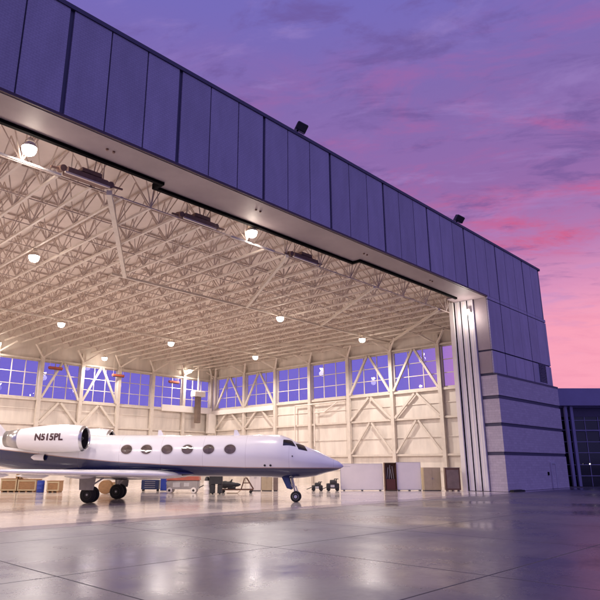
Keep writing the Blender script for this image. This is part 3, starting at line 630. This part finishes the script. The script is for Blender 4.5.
b = MB(); b.box(-.75,-.625,.45,-.2,-.603,.8); b.box(.1,-.625,.5,.5,-.603,.78); b.build('access_panel', M['lgrey'], t)
b = MB(); b.tube((1.2,0,.4),(1.9,0,.75),.035,.035,8); b.tube((1.9,-.2,.75),(1.9,.2,.75),.03,.03,8); b.build('tow_handle', M['dkgrey'], t)
# white drum and black cart
t = thing('white_drum', 'white upright drum left of the black work cart', 'drum', (29.75,36.85,0))
b = MB(); b.lathe((0,0,0),(0,0,1),[(0,.23),(.02,.25),(.3,.25),(.32,.265),(.34,.25),(.64,.25),(.66,.265),(.68,.25),(.93,.25),(.95,.22)],20); b.build('shell', M['white'], t, smooth=True, auto=40)
b = MB(); b.lathe((0,0,.951),(0,0,1),[(0,.2),(.18,.16),(.3,.1)],16); b.build('pump_head', M['dkgrey'], t)
t = thing('work_cart', 'black work cart on two box legs under the fuselage', 'cart', (30.25,36.3,0), RZ)
b = MB(); b.bbox(-.55,-.35,.72,.42,.35,1.42,.04); b.build('cabinet', M['dkgrey'], t)
for xx in (-.3,.24): b = MB(); b.bbox(xx-.16,-.3,.06,xx+.16,.3,.72,.03); b.build('leg', M['dkgrey'], t)
for xx in (-.3,.24): b = MB(); b.tube((xx,-.32,.06),(xx,.32,.06),.06,.06,10); b.build('castor', M['rubber'], t)
b = MB(); b.box(-.62,-.4,1.421,.5,.4,1.45); b.build('top', M['dkgrey'], t)
# engine dolly with A frame
t = thing('engine_dolly', 'low dark dolly with machine parts and a triangular end frame', 'dolly', (32.4,36.45,0), RZ)
b = MB()
for yy in (-.4,.4): b.bar((-1.25,yy,.26),(1.3,yy,.26),.07,.09)
for xx in (-1.2,0,1.2): b.bar((xx,-.4,.25),(xx,.4,.25),.07)
b.build('base_frame', M['brown'], t)
b = MB()
for yy in (-.4,.4): b.bar((.75,yy,1.15),(1.3,yy,.3),.06); b.bar((.6,yy,1.1),(.35,yy,.3),.05); b.bar((.5,yy,.75),(1.0,yy,.75),.05)
b.bar((.7,-.4,1.12),(.7,.4,1.12),.06); b.build('a_frame', M['brown'], t)
b = MB(); b.lathe((-1.2,0,.62),(1,0,0),[(0,.1),(.05,.26),(.3,.3),(.5,.24),(.7,.28),(1.0,.18),(1.3,.14),(1.5,.05)],18); b.bbox(-.7,-.25,.32,-.1,.25,.5,.05); b.tube((-.5,-.1,.8),(-.35,-.2,1.02),.07,.05,8); b.build('machine_part', M['dkgrey'], t, smooth=True, auto=40)
for xx in (-1.05,1.1):
    for yy in (-.44,.44): b = MB(); b.tube((xx,yy-.04,.11),(xx,yy+.04,.11),.11,.11,14); b.build('wheel', M['rubber'], t)
b = MB(); b.tube((-.7,-.7,.03),(.1,-.72,.03),.035,.03,8); b.tube((.1,-.72,.03),(.3,-.4,.2),.03,.03,8); b.build('tow_bar', M['tan'], t)
# tan cabinets
def cabinet(x, y, w, h, label, m='tan', d=.6, name='storage_cabinet', rz=RZ):
    t = thing(name, label, 'cabinet', (x,y,0), rz)
    b = MB(); b.bbox(-w/2,-d/2,.06,w/2,d/2,h,.015); b.build('body', M[m], t)
    for sx in (-1,1):
        b = MB(); x0, x1 = sorted((sx*.008, sx*(w/2-.03))); b.box(x0,-d/2-.02,.1,x1,-d/2-.002,h-.04); dr = b.build('door', M[m], t)
        b = MB(); b.bar((sx*.06,-d/2-.04,h*.48),(sx*.06,-d/2-.04,h*.56),.025); b.build('handle', M['steel_bare'], dr)
    b = MB(); b.box(-w/2+.04,-d/2+.04,0,w/2-.04,d/2-.04,.058); b.build('plinth', M['dkgrey'], t)
    return t
cabinet(36.05,38.2,.98,2.1,'pale tan storage cabinet behind the fuselage, left of the pair','cream')
cabinet(36.72,37.5,.92,2.1,'tan storage cabinet behind the fuselage, right of the pair')
cabinet(37.2,36.95,.4,2.1,'narrow brown cabinet behind the fuselage beside the tan pair','umber')
# small dark machines
def gse(x, y, w, h, label):
    t = thing('ground_machine', label, 'machine', (x,y,0), RZ)
    b = MB(); b.bbox(-w/2,-.35,.2,w/2,.35,h*.62,.05); b.build('chassis', M['dkgrey'], t)
    b = MB(); b.lathe((-w*.25,-.2,h*.7),(1,0,0),[(0,.05),(.03,h*.2),(w*.45,h*.22),(w*.5,.05)],14); b.tube((w*.3,0,h*.6),(w*.3,0,h),.05,.04,8); b.bar((w*.1,-.2,h*.97),(w*.45,-.2,h*.97),.06); b.bar((w*.12,-.2,h*.6),(w*.12,-.2,h*.97),.05); b.build('engine', M['dkgrey'], t)
    b = MB(); b.bbox(-w*.2,-.37,h*.3,w*.12,-.345,h*.5,.01); b.build('panel', M['lgrey'], t)
    for xx in (-w*.35,w*.35):
        for yy in (-.33,.33): b = MB(); b.tube((xx,yy-.05,.14),(xx,yy+.05,.14),.14,.14,14); b.build('wheel', M['rubber'], t)
    b = MB(); b.tube((-w/2,0,.3),(-w/2-.45,0,.12),.03,.03,8); b.build('tow_bar', M['dkgrey'], t)
    return t
gse(39.65,34.45,.9,.75,'small low black machine on wheels behind the nose gear')
gse(40.55,33.5,1.05,1.0,'larger black machine on wheels beside the long white panel')
# white partition panels and the open brown cabinet
def screen(x, y, w, h, label):
    t = thing('partition_panel', label, 'partition', (x,y,0), RZ)
    b = MB(); b.box(-w/2+.04,-.04,.12,w/2-.04,.04,h-.04); b.build('board', M['white'], t)
    b = MB(); b.box(-w/2,-.05,.06,-w/2+.038,.05,h); b.box(w/2-.038,-.05,.06,w/2,.05,h); b.box(-w/2+.04,-.05,.06,w/2-.04,.05,.118); b.box(-w/2+.04,-.05,h-.038,w/2-.04,.05,h); b.build('frame', M['lgrey'], t)
    for xx in (-w*.42,0,w*.42): b = MB(); b.box(xx-.05,-.3,0,xx+.05,.3,.058); b.build('foot', M['dkgrey'], t)
    return t
screen(42.75,32.1,3.65,2.22,'long white partition panel to the right of the jet nose')
screen(45.5,29.2,2.12,2.34,'shorter white partition panel right of the open brown cabinet')
t = thing('open_cabinet', 'dark brown open cabinet holding pale poles between the white panels', 'cabinet', (44.45,30.35,0), RZ)
b = MB(); b.box(-.5,-.3,0,-.46,.3,2.25); b.box(.46,-.3,0,.5,.3,2.25); b.box(-.458,.26,0,.458,.3,2.25); b.box(-.5,-.3,2.252,.5,.3,2.3); b.box(-.458,-.28,.05,.458,.258,.1); b.build('case', M['brown'], t)
b = MB(); b.box(-.4,-.2,.102,.4,.2,.95); b.build('drawer_box', mat('dark_red_box', (.11,.03,.02), .5), t)
for k, (a, c, h) in enumerate(((-.3,-.15,1.9),(-.1,.02,2.1),(.12,.05,1.75),(.3,.2,2.0))): b = MB(); b.bar((a,.05,.96),(c,.1,h),.05); b.build('pole', M['grey'], t)
cabinet(46.85,27.85,1.45,1.9,'large tan storage cabinet right of the white partition panels', d=.9)
crate(47.05,25.98,1.25,.4,1.9,'grey brown board crate standing beside the hangar door leaves','umber',name='board_crate')
# dark rubber blocks at tower foot
t = thing('rubber_block', 'low dark rubber block on the ground at the foot of the stone tower', 'block', (49.9,21.8,0))
b = MB(); b.bbox(-1.0,-.18,0,.7,.18,.16,.04); b.build('block', M['rubber'], t)
b = MB(); b.bbox(.9,-.14,0,1.3,.14,.12,.04); b.build('end_block', M['rubber'], t)

# ------------------------------------------------------------------ annex
ax = thing('glass_annex', 'dark glazed building with purple parapet beyond the stone tower', 'building', (65.3,23.3,0), RZ)
W, D, HZ = 26, 14, 9.9
b = MB(); b.box(0,0,8.1,W,D,HZ); b.box(0,.6,7.95,W,D,8.098); b.build('parapet', M['annex'], ax)
b = MB(); b.box(.1,.9,0,W-.1,D-.1,7.94); b.build('glazing', M['darkglass'], ax)
b = MB(); b.box(.0,.82,7.0,W,.895,7.95); b.build('spandrel', M['fascia_dark'], ax)
for x in (.95, 1.55, 8, 14, 20, 25.6): b = MB(); b.box(x-.14,.3,0,x+.14,.58,8.098); b.build('column', M['annex'], ax)
b = MB()
for k in range(19): b.box(.2+k*1.4,.83,0,.26+k*1.4,.895,6.99)
b.build('mullion', M['annex'], ax)
b = MB()
for z in (1.0,2.1,3.3,4.4,5.6,6.6): b.box(0,.78,z,W,.828,z+.06)
b.build('transom', M['annex'], ax)
b = MB(); b.box(1.7,.35,1.0,W,.4,1.06); b.box(1.7,.35,5.5,W,.4,5.56); b.build('guard_rail', M['annex'], ax)
t = thing('annex_lamp', 'tiny lit lamp on the dark glazed annex', 'lamp', (67.35,21.55,2.2), RZ)
b = MB(); b.tube((0,0,0),(0,.18,0),.05,.05,8); b.build('arm', M['flood'], t)
b = MB(); b.lathe((0,-.06,0),(0,1,0),[(0,.02),(.02,.05),(.06,.05)],12); b.build('lens', M['lensfar'], t)

# ------------------------------------------------------------------ sky and light
w = bpy.data.worlds.new('World'); sc.world = w; w.use_nodes = True; N = w.node_tree.nodes; L = w.node_tree.links
for n in list(N): N.remove(n)
out = N.new('ShaderNodeOutputWorld'); add = N.new('ShaderNodeAddShader'); bg1 = N.new('ShaderNodeBackground'); bg2 = N.new('ShaderNodeBackground')
L.new(bg1.outputs[0], add.inputs[0]); L.new(bg2.outputs[0], add.inputs[1]); L.new(add.outputs[0], out.inputs['Surface'])
SUN_AZ, SUN_EL = 8, 1.0     # azimuth measured from +X towards +Y
sky = N.new('ShaderNodeTexSky'); sky.sky_type = 'NISHITA'; sky.sun_disc = False; sky.sun_elevation = R(SUN_EL); sky.sun_rotation = R(90-SUN_AZ)
L.new(sky.outputs[0], bg1.inputs['Color']); bg1.inputs['Strength'].default_value = .006
def math_(op, a, b=None, c=None, clamp=False):
    n = N.new('ShaderNodeMath'); n.operation = op; n.use_clamp = clamp
    for i, v in enumerate((a, b, c)):
        if v is None: continue
        if isinstance(v, (int, float)): n.inputs[i].default_value = v
        else: L.new(v, n.inputs[i])
    return n.outputs[0]
def mrange(v, a, b, c=0, d=1, smooth=True):
    n = N.new('ShaderNodeMapRange'); n.interpolation_type = 'SMOOTHSTEP' if smooth else 'LINEAR'
    n.inputs['From Min'].default_value = a; n.inputs['From Max'].default_value = b; n.inputs['To Min'].default_value = c; n.inputs['To Max'].default_value = d; L.new(v, n.inputs['Value']); return n.outputs['Result']
def mix(f, a, b, mode='MIX'):
    n = N.new('ShaderNodeMix'); n.data_type = 'RGBA'; n.blend_type = mode
    if isinstance(f, (int, float)): n.inputs[0].default_value = f
    else: L.new(f, n.inputs[0])
    for i, v in ((6, a), (7, b)):
        if isinstance(v, tuple): n.inputs[i].default_value = v
        else: L.new(v, n.inputs[i])
    return n.outputs[2]
tc = N.new('ShaderNodeTexCoord'); sx = N.new('ShaderNodeSeparateXYZ'); L.new(tc.outputs['Generated'], sx.inputs[0])
X, Y, Z = sx.outputs
rp = N.new('ShaderNodeValToRGB'); L.new(math_('MAXIMUM', Z, 0), rp.inputs['Fac']); e = rp.color_ramp.elements
pts = [(0,(136,124,210)),(.2,(128,116,208)),(.29,(192,130,184)),(.42,(148,106,170)),(.56,(130,106,175)),(.66,(118,107,186)),(1,(98,98,190))]
while len(e) < len(pts): e.new(.5)
for k, (p, c) in enumerate(pts): e[k].position = p; e[k].color = lin(*c)
base = rp.outputs['Color']
S = Vector((math.cos(R(SUN_AZ))*math.cos(R(6)), math.sin(R(SUN_AZ))*math.cos(R(6)), math.sin(R(6))))
vd = N.new('ShaderNodeVectorMath'); vd.operation = 'DOT_PRODUCT'; L.new(tc.outputs['Generated'], vd.inputs[0]); vd.inputs[1].default_value = S
near = math_('MULTIPLY', mrange(vd.outputs['Value'], math.cos(R(25)), math.cos(R(11))), mrange(Z, .34, .2))
base = mix(near, base, lin(246,160,186))
# cloud layer: direction projected on a flat ceiling
zz = math_('ADD', math_('MAXIMUM', Z, 0), .16)
cx = N.new('ShaderNodeCombineXYZ'); L.new(math_('DIVIDE', X, zz), cx.inputs['X']); L.new(math_('DIVIDE', Y, zz), cx.inputs['Y'])
def dot_(v):
    n = N.new('ShaderNodeVectorMath'); n.operation = 'DOT_PRODUCT'; L.new(cx.outputs[0], n.inputs[0]); n.inputs[1].default_value = v; return n.outputs['Value']
ca = R(121); mp = N.new('ShaderNodeCombineXYZ'); L.new(dot_((math.cos(ca)*1.1, math.sin(ca)*1.1, 0)), mp.inputs['X']); L.new(dot_((-math.sin(ca)*2.3, math.cos(ca)*2.3, 0)), mp.inputs['Y'])
def noise(scale, detail, rough, dist, off):
    m2 = N.new('ShaderNodeMapping'); m2.inputs['Location'].default_value = off; L.new(mp.outputs[0], m2.inputs['Vector'])
    n = N.new('ShaderNodeTexNoise'); n.inputs['Scale'].default_value = scale; n.inputs['Detail'].default_value = detail; n.inputs['Roughness'].default_value = rough; n.inputs['Distortion'].default_value = dist
    L.new(m2.outputs[0], n.inputs['Vector']); return n.outputs['Fac']
n1 = noise(2.7, 9, .68, .5, (3.1,1.2,0)); n2 = noise(4.2, 9, .64, .4, (7.4,2.2,0)); n3 = noise(3.2, 8, .62, .4, (1.4,5.2,0)); n4 = noise(1.1, 8, .62, .5, (2.2,8.7,0))
zl_ = mrange(vd.outputs['Value'], math.cos(R(23)), math.cos(R(12))); hi = mrange(Z, .2, .3)
pinkzone = math_('MULTIPLY', mrange(vd.outputs['Value'], math.cos(R(62)), math.cos(R(24))), mrange(Z, .72, .45))
pinkzone = math_('MULTIPLY', pinkzone, math_('MAXIMUM', zl_, hi))
pk = math_('MULTIPLY', math_('MULTIPLY', mrange(n1, .44, .72), pinkzone), math_('MULTIPLY_ADD', mrange(Z, .28, .37), .42, .16))
base = mix(pk, base, lin(196,94,150))
st = math_('MULTIPLY', math_('MULTIPLY', mrange(n4, .5, .64), math_('MULTIPLY', mrange(Z, .285, .335), mrange(Z, .43, .37))), math_('MULTIPLY', pinkzone, math_('MULTIPLY_ADD', mrange(n1, .4, .6), .5, .45)))
base = mix(st, base, lin(218,84,122))
dk = math_('MULTIPLY', math_('MULTIPLY', mrange(n2, .5, .68), mrange(Z, .2, .34)), .62)
base = mix(dk, base, lin(108,84,150))
lt = math_('MULTIPLY', mrange(n3, .5, .7), math_('MULTIPLY', mrange(Z, .1, .3), .35))
base = mix(lt, base, lin(168,140,205))
# sky behind the camera is the brighter, bluer part of the dusk
bk = mrange(Y, .1, -.8)
base = mix(math_('MULTIPLY', bk, .8), base, lin(150,145,225))
L.new(base, bg2.inputs['Color']); bg2.inputs['Strength'].default_value = 1.0
sl = bpy.data.lights.new('sun', 'SUN'); sl.energy = .12; sl.angle = R(12); sl.color = (1,.62,.6)
so = bpy.data.objects.new('sun', sl); col.objects.link(so)
so.rotation_euler = (-Vector((math.cos(R(SUN_AZ))*math.cos(R(6)), math.sin(R(SUN_AZ))*math.cos(R(6)), math.sin(R(6))))).to_track_quat('-Z', 'Y').to_euler()

# ------------------------------------------------------------------ camera
cd = bpy.data.cameras.new('camera'); cam = bpy.data.objects.new('camera', cd); col.objects.link(cam); sc.camera = cam
cd.sensor_width = 36; cd.lens = 595/600*36; cd.shift_x = 20/600; cd.clip_end = 8000; cd.clip_start = .1
ya, pi_ = R(44.4), R(15.5)
F = Vector((math.cos(ya)*math.cos(pi_), math.sin(ya)*math.cos(pi_), math.sin(pi_))); r = Vector((math.sin(ya), -math.cos(ya), 0)); u = r.cross(F)
cam.matrix_world = Matrix(((r.x,u.x,-F.x,0),(r.y,u.y,-F.y,0),(r.z,u.z,-F.z,2.1),(0,0,0,1)))
sc.view_settings.view_transform = 'Standard'; sc.view_settings.look = 'None'; sc.view_settings.exposure = 0
sc.render.engine = 'CYCLES'
cy = sc.cycles; cy.use_denoising = True; cy.max_bounces = 8; cy.diffuse_bounces = 5; cy.glossy_bounces = 4; cy.transparent_max_bounces = 8; cy.sample_clamp_indirect = 6; cy.caustics_reflective = False; cy.caustics_refractive = False
